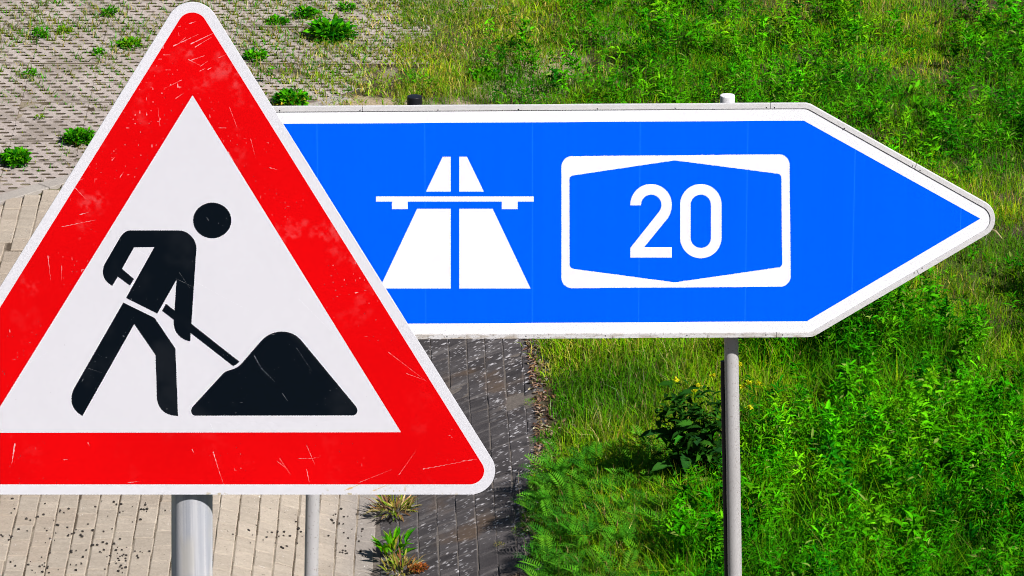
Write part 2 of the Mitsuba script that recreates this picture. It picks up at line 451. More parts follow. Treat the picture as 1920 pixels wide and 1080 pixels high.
def seat(x, y, rot=0.0, lift=0.0, wob=0.004):
    """placing matrix of a stone that lies on the land at x, y"""
    e = 0.045
    zc = float(land(x, y, False))
    sx = (float(land(x + e, y, False)) - float(land(x - e, y, False))) / (2 * e) + rng.normal(0, wob)
    sy = (float(land(x, y + e, False)) - float(land(x, y - e, False))) / (2 * e) + rng.normal(0, wob)
    ax, ay = np.array([1, 0, sx]), np.array([0, 1, sy])
    n = np.cross(ax, ay); n /= np.linalg.norm(n)
    ax /= np.linalg.norm(ax); ay = np.cross(n, ax)
    c, s = math.cos(rot), math.sin(rot)
    M = np.eye(4)
    M[:3, 0], M[:3, 1], M[:3, 2], M[:3, 3] = c * ax + s * ay, -s * ax + c * ay, n, [x, y, zc + lift]
    return M


def near_frame(x, y):
    px, py = project(np.array(x), np.array(y), land(x, y, False))
    out = max(-px, px - 1920, py - 1080, -py, 0)
    tri = py < 925 and 0.6236 * (py + 40) > abs(px - 360)        # behind the triangle plate
    arrow = 205 < py < 630 and px > 300
    return float(out) + (4000 if tri else 0) + (3000 if arrow else 0) + 0.05 * (1080 - float(py))


def lay(holder, piece, stones, variants, mats, most=295, lift=0.0012):
    """stones: (x, y, rot, variant): the ones that show best become parts, the others one joined part"""
    order = sorted(range(len(stones)), key=lambda i: near_frame(stones[i][0], stones[i][1]))
    plys = {}
    rest = []
    for k, i in enumerate(order):
        x, y, rot, v = stones[i]
        M = seat(x, y, rot, rng.normal(0, lift), 3.5 * lift)
        if k < most:
            mk = mats[int(rng.integers(len(mats)))]
            if (v, mk) not in plys:
                plys[(v, mk)] = ply(variants[v], mk)
            key = f'{holder}__{piece}' + (f'_{k:03d}' if k else '')
            scene[key] = {**plys[(v, mk)], 'to_world': T(M)}
        else:
            vv, ff = variants[v]
            rest.append(trimesh.Trimesh(np.c_[vv, np.ones(len(vv))] @ M[:3].T, [t for qd in ff for t in ([qd[0], qd[1], qd[2]], [qd[0], qd[2], qd[3]])], process=False))
    if rest:
        key = f'{holder}__{piece}s_beyond'
        scene[key] = ply(trimesh.util.concatenate(rest), mats[1])
        tag(key, kind='stuff')


W, L = 0.105, 0.2
bricks = [brick_mesh(W - 0.0075, L - 0.003, s) for s in range(5)]
stones = []
ROWBREAK = float(on_ground(30, 455)[1])
x = -0.715
col = 0
while x > PAVE_L:
    sl = 0.295 if x > -1.5 else 0.0
    step = W / math.sqrt(1 + sl * sl)
    xc = x - step / 2
    off = (0.0, 0.1, 0.03, 0.13)[col % 4] + rng.normal(0, 0.008)
    yy = 24.3 + off
    while yy < 36:
        xo = 0.0
        yc = yy
        if yc + L / 2 > ROWBREAK:
            yc += 0.018; xo = 0.035
        if edge_side(xc + xo, yc) < -0.13 and ditch_x(xc, yc) < -0.70 and yc < 32.2:
            stones.append((xc + xo + rng.normal(0, 0.0012), yc, rng.normal(0, 0.005), int(rng.integers(5))))
        yy += L
    x -= step
    col += 1
tag('brick_paving', 'pale beige paving of narrow bricks, strewn with dark droppings', kind='structure')
lay('brick_paving', 'brick', stones, bricks, ['m_brick0', 'm_brick1', 'm_brick2'])

stones = []
x = -0.665
col = 0
ch = [brick_mesh(W - 0.0028, L - 0.002, 20 + s) for s in range(4)]
while x < 0.33:
    step = W / math.sqrt(1 + 0.32 ** 2)
    off = (0.0, 0.09, 0.04)[col % 3] + rng.normal(0, 0.01)
    yy = 24.3 + off
    while yy < 31.4:
        xc = x + step / 2 - 0.027 * (yy - Y0)
        if not (x > -0.02 and rng.random() < 0.10 + 1.7 * max(x, 0)):      # the outer rows have lost stones
            stones.append((xc + rng.normal(0, 0.0012), yy, 0.027 + rng.normal(0, 0.004 + 0.03 * (x > 0.0)), int(rng.integers(4))))
        yy += L
    x += step
    col += 1
tag('drainage_channel', 'dark stained brick drainage channel flecked with white', kind='structure')
lay('drainage_channel', 'stone', stones, ch, ['m_stain0', 'm_stain1', 'm_stain2', 'm_stain3', 'm_stain4'], lift=0.0022)

# the edging strip
t = -1.2
k = 0
tag('edging', 'smooth pale concrete edging between the bricks and the grid pavers', kind='structure')
while t < EDGE_T:
    c = E0 + ED * (t + 0.25) - EN * 0.05
    M = seat(c[0], c[1], math.atan2(ED[1], ED[0]), 0.004)
    key = 'edging__edging_stone' + (f'_{k:03d}' if k else '')
    v, f = brick_mesh(0.494, 0.11, 40 + k)
    scene[key] = {**ply((v, f), 'm_edging'), 'to_world': T(M)}
    t += 0.5
    k += 1

# grid pavers with slots
PW, PH, SX, SY = 0.432, 0.396, 0.108, 0.066
body = sbox(0.001, 0.001, PW - 0.001, PH - 0.001)
slots_rel = []
for r in range(6):
    for c in range(4):
        sx0 = ((c + 0.16) * SX + (5 - r) * 0.036) % PW
        slots_rel.append((sx0, r * SY + 0.015))


def slot_poly(sx, sy):
    s = Polygon([(sx, sy + 0.016), (sx + 0.012, sy), (sx + 0.056, sy), (sx + 0.070, sy + 0.016), (sx + 0.056, sy + 0.032), (sx + 0.012, sy + 0.032)])
    return s


holes = unary_union([slot_poly(a + d, b) for a, b in slots_rel for d in (-PW, 0)])
paver_full = body.difference(holes)


def paver_mesh(shape):
    ms = [trimesh.creation.extrude_polygon(g, 0.06, engine='earcut') for g in getattr(shape, 'geoms', [shape]) if g.area > 2e-5]
    m = trimesh.util.concatenate(ms)
    m.apply_translation([-PW / 2, -PH / 2, -0.06])
    return m


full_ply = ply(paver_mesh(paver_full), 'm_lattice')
slot_pts = []
tag('grid_paving', 'grey concrete grid pavers with slots, grass growing through', kind='structure')
k = 0
gy0 = 27.6
for r in range(26):
    for c in range(-9, 8):
        x0, y0 = c * PW - 0.1 + 0.0 * r, gy0 + r * PH
        corners = [(x0 + a, y0 + b) for a in (0, PW) for b in (0, PH)]
        es = [edge_side(*p) for p in corners]
        if max(es) < 0.03 or x0 + PW > -0.40 + 0.10 * max(0, y0 - 32) or x0 < PAVE_L - 0.3 or y0 > 37.2:
            continue
        if y0 < 31.9 and x0 > -1.3:
            continue
        M = seat(x0 + PW / 2, y0 + PH / 2, 0, rng.normal(0, 0.004), 0.008)
        key = 'grid_paving__paver' + (f'_{k:03d}' if k else '')
        if min(es) > 0.02:
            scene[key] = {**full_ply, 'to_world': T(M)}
        else:
            far = 3.0
            a, b = E0 + EN * 0.012 - ED * far - [x0, y0], E0 + EN * 0.012 + ED * far - [x0, y0]
            cut = paver_full.intersection(Polygon([a, b, b + EN * 9, a + EN * 9]))
            if cut.area < 0.004:
                continue
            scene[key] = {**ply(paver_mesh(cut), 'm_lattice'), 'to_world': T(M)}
        k += 1
        for a, b in slots_rel:
            sx_, sy_ = x0 + (a + 0.035) % PW, y0 + b + 0.018
            if edge_side(sx_, sy_) > 0.03:
                slot_pts.append((sx_, sy_))
slot_pts = np.array(slot_pts)


# ------------------------------------------------------------------ leaves and blades, many at a time
def unit(v):
    return v / (np.linalg.norm(v, axis=-1, keepdims=True) + 1e-9)


def leaves(P, D, Nv, Ln, Wd, col, droop=0.35, fold=0.25, wide=0.42):
    """folded lance-shaped leaves: five points, four triangles each"""
    D = unit(D)
    S = unit(np.cross(D, Nv)); U = np.cross(S, D)
    Ln, Wd = Ln[:, None], Wd[:, None]
    dr_ = np.broadcast_to(droop, (len(P),))[:, None]
    def spine(t):
        return P + D * Ln * t * (1 - 0.12 * dr_ * t) + U * Ln * (0.22 * t - (0.22 + 0.55 * dr_) * t * t)
    c1, c2, tip = spine(0.30), spine(0.64), spine(1.0)
    w1, w2 = 0.46 * Wd, 0.40 * Wd
    V = np.stack([P, c1 + S * w1 + U * Wd * fold, c1, c1 - S * w1 + U * Wd * fold, c2 + S * w2 + U * Wd * fold * 0.8, c2, c2 - S * w2 + U * Wd * fold * 0.8, tip], 1).reshape(-1, 3)
    F = np.array([[0, 1, 2], [0, 2, 3], [1, 4, 5], [1, 5, 2], [2, 5, 6], [2, 6, 3], [4, 7, 5], [5, 7, 6]])
    Fs = (np.arange(len(P))[:, None, None] * 8 + F[None]).reshape(-1, 3)
    C = np.repeat(col, 8, 0).reshape(-1, 8, 3).copy()
    C[:, 0] *= 0.85
    C[:, [2, 5]] *= 1.15
    return V, Fs, C.reshape(-1, 3)


def blades(P, Hh, Wd, lean, az, col, tipcol=None):
    """grass blades, five points and three triangles each"""
    n = len(P)
    az2 = az + rng.uniform(-1.4, 1.4, n)
    s = np.stack([np.cos(az2), np.sin(az2), 0 * az], -1)
    d = np.stack([np.cos(az), np.sin(az), 0 * az], -1)
    Hh, Wd, lean = Hh[:, None], Wd[:, None], lean[:, None]
    up = np.array([0, 0, 1.0])
    b0, b1 = P - s * Wd / 2, P + s * Wd / 2
    mid = P + up * Hh * 0.55 + d * Hh * lean * 0.30
    m0, m1 = mid - s * Wd * 0.42, mid + s * Wd * 0.42
    tip = P + up * Hh * (1 - 0.35 * lean ** 2) + d * Hh * lean
    V = np.stack([b0, b1, m0, m1, tip], 1).reshape(-1, 3)
    F = np.array([[0, 1, 3], [0, 3, 2], [2, 3, 4]])
    Fs = (np.arange(n)[:, None, None] * 5 + F[None]).reshape(-1, 3)
    C = np.repeat(col, 5, 0).reshape(n, 5, 3).copy()
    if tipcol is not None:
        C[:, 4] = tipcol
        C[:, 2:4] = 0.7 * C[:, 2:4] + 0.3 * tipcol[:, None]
    return V, Fs, C.reshape(-1, 3)


def merge(parts):
    V, F, C, o = [], [], [], 0
    for v, f, c in parts:
        V.append(v); F.append(f + o); C.append(c); o += len(v)
    return (np.vstack(V), np.vstack(F)), np.clip(np.vstack(C), 0.001, 1)


def tint(n, palette, weights, jitter=0.18):
    pal = np.array(palette)
    k = rng.choice(len(pal), n, p=np.array(weights) / sum(weights))
    return pal[k] * np.exp(rng.normal(0, jitter, (n, 1))) * np.exp(rng.normal(0, jitter * 0.35, (n, 3)))


GREENS = [(0.026, 0.200, 0.002), (0.054, 0.275, 0.003), (0.110, 0.340, 0.005), (0.009, 0.100, 0.003)]
YGREEN = [(0.125, 0.270, 0.004), (0.200, 0.330, 0.006), (0.075, 0.235, 0.004), (0.200, 0.200, 0.025), (0.150, 0.115, 0.030)]
DRY = [(0.230, 0.220, 0.030), (0.330, 0.270, 0.085), (0.150, 0.210, 0.014), (0.390, 0.320, 0.150), (0.095, 0.180, 0.012)]


def patch_tone(x, y):
    """stands of darker and of yellower growth, a metre or so across"""
    t = sstep(0.30, 0.70, N2(x, y * 0.75, 1.7, 91))[:, None]
    f = sstep(0.35, 0.65, N2(x, y, 5.0, 92))[:, None]
    return (np.array([0.50, 0.74, 0.8]) * (1 - t) + np.array([1.55, 1.30, 1.0]) * t) * (0.86 + 0.28 * f)


def veg_edge(py):
    """left limit (photo px) of the green growth at a height in the photo"""
    return np.interp(py, [-60, 0, 100, 200, 330, 480, 600, 640, 700, 800, 900, 980, 1080, 1150], [720, 705, 680, 620, 700, 900, 985, 1005, 1030, 1052, 1018, 1000, 1008, 1000])


def scatter(n, x0=-2.6, x1=3.6, y0=24.0, y1=38.5):
    x, y = rng.uniform(x0, x1, n), rng.uniform(y0, y1, n)
    z = land(x, y)
    px, py = project(x, y, z)
    return x, y, z, px, py


def lushness(x, y, px, py):
    """0 = thin dry grass, 1 = deep leafy weeds"""
    up = sstep(760, 1420, px + 260 * (N2(x, y, 0.9, 11) - 0.5)) * np.clip(0.10 + 1.35 * sstep(0.36, 0.60, N2(x, y * 0.6, 1.15, 12)), 0, 1)
    up = np.maximum(up, 0.9 * np.exp(-(((px - 1000) / 85) ** 2 + ((py - 175) / 50) ** 2)))
    up = np.maximum(up, 0.85 * np.exp(-(((px - 1330) / 110) ** 2 + ((py - 70) / 60) ** 2)))
    dn = sstep(1330, 1440, px + 60 * (N2(x, y, 2.0, 13) - 0.5)) * np.clip(0.35 + 1.0 * sstep(0.30, 0.50, N2(x, y, 1.5, 14)), 0, 1)
    dn = np.maximum(dn, sstep(930, 1010, py) * sstep(1180, 1330, px))
    dry_gap = np.exp(-(((px - 1440) / 75) ** 2 + ((py - 790) / 60) ** 2)) + np.exp(-(((px - 1890) / 60) ** 2 + ((py - 660) / 90) ** 2))
    k = sstep(560, 680, py)
    return np.clip(up * (1 - k) + dn * k - 0.8 * dry_gap, 0, 1)


# leafy weeds
x, y, z, px, py = scatter(5200, -0.6)
lu = lushness(x, y, px, py)
keep = (px > veg_edge(py) + 8) & (rng.random(len(x)) < lu * 1.05) & (py > -140)
x, y, z, lu, px, py = (a[keep] for a in (x, y, z, lu, px, py))
hp = np.where(py < 560, 0.62, 1.0) * (0.16 + 0.24 * lu * N2(x, y, 1.3, 21) * 1.5) * rng.uniform(0.7, 1.25, len(x))
hp += 0.16 * np.exp(-(((px - 1640) / 120) ** 2 + ((py - 720) / 60) ** 2))
xt, yt, zt, pxt, pyt = scatter(2600, -2.2, 3.4, 30.5, 38.0)
kt = (pxt > np.interp(pyt, [-100, 0, 210], [560, 500, 450])) & (rng.random(len(xt)) < (0.35 + 0.55 * sstep(700, 950, pxt)) * sstep(0.50, 0.66, N2(xt, yt, 3.2, 81))) & (pyt < 330)
x, y, z = np.concatenate([x, xt[kt]]), np.concatenate([y, yt[kt]]), np.concatenate([z, zt[kt]])
px, py = np.concatenate([px, pxt[kt]]), np.concatenate([py, pyt[kt]])
hp = np.concatenate([hp, rng.uniform(0.04, 0.10, kt.sum())])
parts = []
nl = np.clip((hp * 150).astype(int), 18, 62)
small = hp < 0.105
pid = np.repeat(np.arange(len(x)), nl)
n = len(pid)
u = rng.random(n) ** 0.6
leanaz, leanm = rng.uniform(0, 2 * np.pi, len(x)), rng.uniform(0.0, 0.45, len(x))
st = np.stack([np.cos(leanaz) * leanm, np.sin(leanaz) * leanm, np.ones(len(x))], -1)
base = np.stack([x, y, z], -1)
Pn = base[pid] + st[pid] * (hp[pid] * (0.12 + 0.88 * u))[:, None] + rng.normal(0, 0.012, (n, 3)) * np.where(small[pid], 2.0, 1.0)[:, None]
az = rng.uniform(0, 2 * np.pi, n)
el = rng.uniform(-0.15, 0.9, n) + 0.35 * (u - 0.5)
D = np.stack([np.cos(az) * np.cos(el), np.sin(az) * np.cos(el), np.sin(el)], -1)
Nv = unit(np.stack([rng.normal(0, 0.35, n), rng.normal(0, 0.35, n), np.ones(n)], -1))
kind = rng.random(len(x))[pid]
Ln = rng.uniform(0.036, 0.070, n) * np.where(y[pid] > 29, 0.9, 1.0) * np.where(small[pid], 0.7, 1.0) * np.where(kind > 0.9, 1.2, 1.0)
Wd = Ln * np.where(kind > 0.9, 0.34, np.where(kind > 0.4, 0.23, 0.17))
pc = tint(len(x), GREENS, [4, 5, 2, 2], 0.2) * patch_tone(x, y) * np.where(py > 600, np.array([[0.72], [0.93], [0.8]]), 1.0).T
col = pc[pid] * np.exp(rng.normal(0, 0.22, (n, 1)))
pale = rng.random(n) < 0.04
col[pale] = np.array([0.20, 0.30, 0.05]) * rng.uniform(0.7, 1.1, (pale.sum(), 1))
parts.append(leaves(Pn, D, Nv, Ln, Wd, col, rng.uniform(0.1, 0.75, n), 0.28))
# their stems
parts.append(blades(base, hp, np.full(len(x), 0.006), leanm * 0.8, leanaz, pc * 0.8 + np.array([0.03, 0.01, 0])))
m, c = merge(parts)
put('weeds', m, 'm_leaf', color=c)
tag('weeds', 'lush green leafy weeds covering the bank on the right', 'weeds', kind='stuff')

# long grass on the bank
x, y, z, px, py = scatter(340000, -0.75)
lu = lushness(x, y, px, py)
pat = N2(x, y, 3.0, 31)
dens = np.where(py > 600, 0.95 - 0.45 * lu, 0.75 - 0.35 * lu) * (0.45 + 1.1 * sstep(0.3, 0.6, pat))
keep = (px > veg_edge(py) - 8 + 70 * (N2(x, y, 6.0, 95) - 0.45) + rng.normal(0, 9, len(x))) & (rng.random(len(x)) < dens) & (py > -140)
x, y, z, lu, px, py = (a[keep] for a in (x, y, z, lu, px, py))
n = len(x)
low = sstep(600, 680, py)
h = (rng.uniform(0.035, 0.10, n) * (1 - low) + rng.uniform(0.08, 0.26, n) * low) * (0.8 + 0.7 * lu) * (0.6 + 0.8 * N2(x, y, 2.0, 33))
h *= np.interp(px - veg_edge(py), [0, 40, 120], [0.45, 0.75, 1.0])
dryness = np.clip((1 - lu) * (0.10 + 1.3 * (N2(x, y, 1.2, 34) - 0.40)) + 0.5 * (1 - low) * sstep(1200, 750, px), 0, 1)
cg = tint(n, GREENS, [2, 4, 4, 1], 0.25)
cy = tint(n, YGREEN, [5, 4, 5, 1.0, 0.4], 0.28)
cd = tint(n, DRY, [4, 3, 4, 1.5, 1], 0.25) * 1.3
r = rng.random(n)
col = np.where((r < lu * 0.7)[:, None], cg, np.where((r < 1 - 0.55 * dryness)[:, None], cy, cd)) * patch_tone(x, y) * np.where(py > 600, np.array([[0.80], [0.93], [0.9]]), 1.0).T
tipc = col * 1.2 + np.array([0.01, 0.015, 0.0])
brown = rng.random(n) < 0.05
tipc[brown] = np.array([0.16, 0.09, 0.04])
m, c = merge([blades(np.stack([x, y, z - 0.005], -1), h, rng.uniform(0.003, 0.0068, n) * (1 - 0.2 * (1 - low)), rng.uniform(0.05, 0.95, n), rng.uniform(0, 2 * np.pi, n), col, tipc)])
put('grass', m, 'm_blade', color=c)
tag('grass', 'yellow-green grass growing over the bank beside the channel and behind the signs', 'grass', kind='stuff')

# seed heads and small flowers standing out of the grass
x, y, z, px, py = scatter(2600, -0.3)
keep = (px > veg_edge(py) + 30) & (lushness(x, y, px, py) < 0.3) & (rng.random(len(x)) < np.where(py > 600, 0.9, 0.35))
x, y, z = x[keep], y[keep], z[keep]
n = len(x)
h = rng.uniform(0.16, 0.33, n)
az, ln = rng.uniform(0, 6.28, n), rng.uniform(0.0, 0.3, n)
stalk = blades(np.stack([x, y, z], -1), h, np.full(n, 0.003), ln, az, tint(n, [(0.14, 0.11, 0.04), (0.10, 0.12, 0.02)], [1, 1]))
top = np.stack([x + np.cos(az) * ln * h, y + np.sin(az) * ln * h, z + h * (1 - 0.35 * ln ** 2)], -1)
hd = leaves(top - [0, 0, 0.02], np.stack([np.cos(az) * 0.3, np.sin(az) * 0.3, np.ones(n)], -1), np.stack([np.ones(n), rng.normal(0, 1, n), 0 * x], -1), rng.uniform(0.03, 0.055, n), rng.uniform(0.004, 0.008, n),
            tint(n, [(0.20, 0.12, 0.05), (0.28, 0.20, 0.09), (0.13, 0.07, 0.04)], [2, 2, 1]), 0.2)
m, c = merge([stalk, hd])
put('seed_grass', m, 'm_blade', color=c)
tag('seed_grass', 'brownish seed heads of tall grass standing out of the bank', 'grass', kind='stuff')

# feathery fronds (tansy-like) near the channel
def fronds(P, az, el, Ln, col, pairs=10):
    n = len(P)
    d = np.stack([np.cos(az) * np.cos(el), np.sin(az) * np.cos(el), np.sin(el)], -1)
    s = np.stack([-np.sin(az), np.cos(az), 0 * az], -1)
    up = np.cross(d, s); up *= np.sign(up[:, 2:3] + 1e-9)
    out = []
    for k in range(pairs):
        t = (k + 1.2) / (pairs + 1)
        c = P + d * (Ln * t)[:, None] - np.array([0, 0, 1.0]) * (Ln * 0.25 * t * t)[:, None]
        ll = Ln * 0.27 * (math.sin(math.pi * min(1, 0.12 + 0.88 * t)) ** 0.7 + 0.05)
        for sg in (-1, 1):
            dd = d * 0.55 + s * sg + up * 0.25
            out.append(leaves(c, dd, up, ll, ll * 0.15, col * np.exp(rng.normal(0, 0.12, (n, 1))), 0.12, 0.1))
    return out


x, y, z, px, py = scatter(5000, -0.4, 1.6, 24.0, 28.0)
keep = (px > veg_edge(py) - 4) & (px < 1400) & (py > 880 + 60 * (N2(x, y, 2, 41) - 0.5)) & (rng.random(len(x)) < np.where(px < 1320, 0.22, 0.1))
x, y, z = x[keep], y[keep], z[keep]
pid = np.repeat(np.arange(len(x)), 6)
n = len(pid)
Pn = np.stack([x, y, z], -1)[pid] + np.stack([rng.normal(0, 0.03, n), rng.normal(0, 0.03, n), rng.uniform(0.02, 0.13, n)], -1)
m, c = merge(fronds(Pn, rng.uniform(0, 6.28, n), rng.uniform(0.1, 1.0, n), rng.uniform(0.10, 0.18, n), tint(n, [(0.040, 0.190, 0.008), (0.080, 0.270, 0.012), (0.022, 0.115, 0.008)], [3, 3, 2])))
put('feathery_weeds', m, 'm_leaf', color=c)
tag('feathery_weeds', 'bright green feathery fronds beside the lower end of the channel', 'weeds', kind='stuff')

# grass in the slots of the grid pavers
sx_, sy_ = slot_pts[:, 0], slot_pts[:, 1]
sz_ = land(sx_, sy_, False)
spx, spy = project(sx_, sy_, sz_)
cover = np.clip(0.06 + 0.22 * sstep(240, 120, spy) + 0.30 * sstep(0.45, 0.6, N2(sx_, sy_, 3.0, 52)) + 0.75 * sstep(300, 20, spy) * sstep(0.36, 0.62, N2(sx_, sy_, 1.6, 51)) + 0.75 * sstep(380, 620, spx) * sstep(0.3, 0.5, N2(sx_, sy_, 2.4, 53)), 0, 1)
for cx_, cy_ in [(30, 300), (150, 262), (100, 66), (205, 30), (245, 88), (575, 34), (520, 46), (622, 70), (480, 112), (545, 196), (60, 142), (190, 103), (60, 25), (285, 60)]:
    cover = np.minimum(1, cover + 0.6 * np.exp(-((spx - cx_) / 45) ** 2 - ((spy - cy_) / 20) ** 2))
cnt = rng.poisson(cover * 15)
pid = np.repeat(np.arange(len(sx_)), cnt)
n = len(pid)
P = np.stack([sx_[pid] + rng.uniform(-0.035, 0.035, n), sy_[pid] + rng.uniform(-0.014, 0.014, n), sz_[pid] - 0.03], -1)
h = rng.uniform(0.025, 0.06, n) * (0.8 + 0.9 * cover[pid])
m, c = merge([blades(P, h, rng.uniform(0.004, 0.009, n), rng.uniform(0.1, 1.0, n), rng.uniform(0, 6.28, n), tint(n, DRY + GREENS[:2], [3, 2, 4, 1, 3, 2, 2], 0.28))])
put('slot_grass', m, 'm_blade', color=c)
tag('slot_grass', 'thin dry grass sprouting from the slots of the grid pavers', 'grass', kind='stuff')

# dry turf creeping over the pavers behind the sign's top edge
x, y, z, px, py = scatter(60000, -2.3, 0.6, 30.0, 38.0)
lim = np.interp(py, [-100, 0, 120, 210, 300], [560, 545, 500, 420, 500])
a = sstep(0, 260, px - lim + 200 * (N2(x, y, 2.2, 61) - 0.5))
keep = (rng.random(len(x)) < a * (0.20 + 0.9 * sstep(0.34, 0.6, N2(x, y, 4.5, 62)))) & (edge_side(x, y) > -0.4)
x, y, z, px, py = (v[keep] for v in (x, y, z, px, py))
n = len(x)
h = rng.uniform(0.02, 0.06, n)
m, c = merge([blades(np.stack([x, y, z - 0.005], -1), h, rng.uniform(0.004, 0.009, n), rng.uniform(0.4, 1.4, n), rng.uniform(0, 6.28, n), tint(n, DRY + YGREEN[:3], [4, 4, 4, 2, 0.5, 4, 5, 1.5], 0.28) * 1.45)])
put('dry_turf', m, 'm_blade', color=c)
tag('dry_turf', 'patchy dry turf creeping over the grid pavers above the blue sign', 'grass', kind='stuff')


# ------------------------------------------------------------------ single plants
def rosette(key, px, py, width, hgt, label, cat='weed', group=None, pal=GREENS, wts=(4, 4, 1, 2), n=90, ratio=0.62, up=(0.0, 1.4), lsize=0.165):
    n = int(n * (1.9 if lsize < 0.2 else 1.0))
    x, y, z = (float(v) for v in on_ground(px, py))
    w = width * math.hypot(y, H - z) / FPX
    az = rng.uniform(0, 6.28, n)
    el = rng.uniform(*up, n)
    rr = rng.random(n) ** 0.6
    P = np.stack([x + np.cos(az) * rr * w * 0.34, y + np.sin(az) * rr * w * 0.34, z + rng.random(n) * hgt * 0.55], -1)
    D = np.stack([np.cos(az) * np.cos(el), np.sin(az) * np.cos(el), np.sin(el)], -1)
    Ln = rng.uniform(0.6, 1.1, n) * w * lsize
    col = tint(n, pal, wts, 0.24)
    m, c = merge([leaves(P, D, unit(np.stack([rng.normal(0, .3, n), rng.normal(0, .3, n), np.ones(n)], -1)), Ln, Ln * ratio, col, rng.uniform(0.1, 0.7, n), 0.22)])
    k = put(key, m, 'm_leaf', color=c)
    tag(k, label, cat, group)


G = 'green weed clumps on the grid pavers'
rosette('weed_clump', 30, 306, 74, 0.11, 'round bright green weed clump at the left edge, lowest one on the grid pavers', group=G, n=240)
rosette('weed_clump', 150, 268, 72, 0.11, 'dense green weed clump on the pavers touching the triangular sign\'s left edge', group=G, n=240)
rosette('weed_clump', 186, 103, 38, 0.05, 'small flat dark green weed on the pavers left of the triangle, middle height', group=G, n=50)
rosette('weed_clump', 56, 142, 40, 0.05, 'small flat dark green weed low on the pavers near the left edge', group=G, n=50)
rosette('weed_clump', 76, 70, 44, 0.09, 'dark green weed tuft on the pavers in the upper left, beside a paler tuft', group=G, n=80)
rosette('weed_clump', 122, 62, 42, 0.05, 'pale yellow-green tuft on the pavers right beside the dark upper left tuft', group=G, n=70, pal=YGREEN, wts=(4, 2, 3, 1, 0.2))
rosette('weed_clump', 205, 30, 40, 0.09, 'upright dark green weed tuft near the photo\'s top edge left of the triangle\'s tip', group=G, n=80)
rosette('weed_clump', 75, 222, 28, 0.03, 'tiny yellowish moss tuft between the two lowest weed clumps', group=G, n=40, pal=YGREEN, wts=(3, 3, 3, 1, 0.2))
rosette('weed_clump', 245, 88, 60, 0.08, 'loose olive tuft on the pavers close to the triangle\'s upper left edge', group=G, n=90, pal=YGREEN + GREENS, wts=(2, 1, 3, 0.3, 0.2, 2, 2, 1, 1))
rosette('weed_clump', 575, 34, 60, 0.11, 'tall dark green tuft on the pavers right of the triangle\'s tip, topmost', group=G, n=110)
rosette('weed_clump', 520, 46, 60, 0.06, 'low dark green tuft on the pavers just right of the triangle\'s tip', group=G, n=80)
rosette('weed_clump', 622, 70, 110, 0.12, 'wide blue-green weed patch on the pavers above the blue sign', group=G, n=170, pal=GREENS, wts=(4, 2, 1, 4))
rosette('weed_clump', 480, 112, 60, 0.08, 'dark green tuft against the triangle\'s right edge above the blue sign', group=G, n=90)
rosette('weed_clump', 545, 196, 84, 0.10, 'dark green clump with yellow leaves at the sign\'s top edge beside the triangle', group=G, n=240, pal=GREENS + [(0.3, 0.3, 0.02)], wts=(4, 3, 1, 2, 1.5))
rosette('weed_clump', 650, 20, 46, 0.07, 'small green tuft near the top edge, right of the wide blue-green patch', group=G, n=70)
rosette('weed_clump', 905, 150, 70, 0.10, 'green weed tuft in the dry turf above the black post cap\'s right', group=G, n=90, pal=GREENS, wts=(2, 4, 3, 1))

GD = 'weeds growing out of the channel joints'
rosette('channel_weed', 738, 1046, 74, 0.16, 'leafy upright green weed at the foot of the bricks beside the dark channel', group=GD, lsize=0.5, n=46, ratio=0.26, up=(0.5, 1.5), pal=GREENS + YGREEN, wts=(1, 3, 3, 0, 2, 2, 1, 1, 0.3))
rosette('channel_weed', 752, 1072, 90, 0.05, 'dry brown and olive tuft under the upright weed at the photo\'s bottom edge', group=GD, lsize=0.36, n=110, ratio=0.12, up=(0.2, 1.4), pal=DRY + [(0.2, 0.09, 0.03)], wts=(3, 2, 2, 2, 1, 2))
rosette('channel_weed', 742, 962, 100, 0.06, 'dry brown grass tuft under the triangle\'s lower right side', group=GD, lsize=0.36, n=150, ratio=0.12, up=(0.1, 1.3), pal=DRY + [(0.22, 0.11, 0.05)], wts=(2, 3, 2, 2, 1.5, 3))
rosette('channel_weed', 968, 1000, 26, 0.05, 'small olive grass tuft on the channel\'s right side near dry stems', group=GD, n=40, ratio=0.14, up=(0.5, 1.5), pal=YGREEN, wts=(3, 2, 3, 1, 1))
rosette('channel_weed', 936, 1026, 30, 0.04, 'small yellow tuft in the channel\'s lower right part', group=GD, n=40, ratio=0.14, up=(0.4, 1.4), pal=DRY, wts=(3, 3, 2, 1, 1))
rosette('channel_weed', 994, 760, 34, 0.06, 'yellow-green tuft in the broken joint at the channel\'s right edge', group=GD, n=50, ratio=0.16, up=(0.3, 1.4), pal=YGREEN + GREENS[:2], wts=(3, 2, 3, 1, 1, 1, 1))
rosette('channel_weed', 1006, 832, 36, 0.06, 'dark green tuft lower in the broken joint at the channel\'s right edge', group=GD, n=60, ratio=0.2, up=(0.2, 1.3), pal=GREENS, wts=(3, 2, 1, 2))
rosette('moss_cushion', 786, 1068, 50, 0.02, 'rust-orange moss cushion at the bottom edge in the channel', 'moss', n=130, ratio=0.5, pal=[(0.30, 0.09, 0.02), (0.20, 0.06, 0.02), (0.26, 0.14, 0.04)], wts=(3, 2, 2))

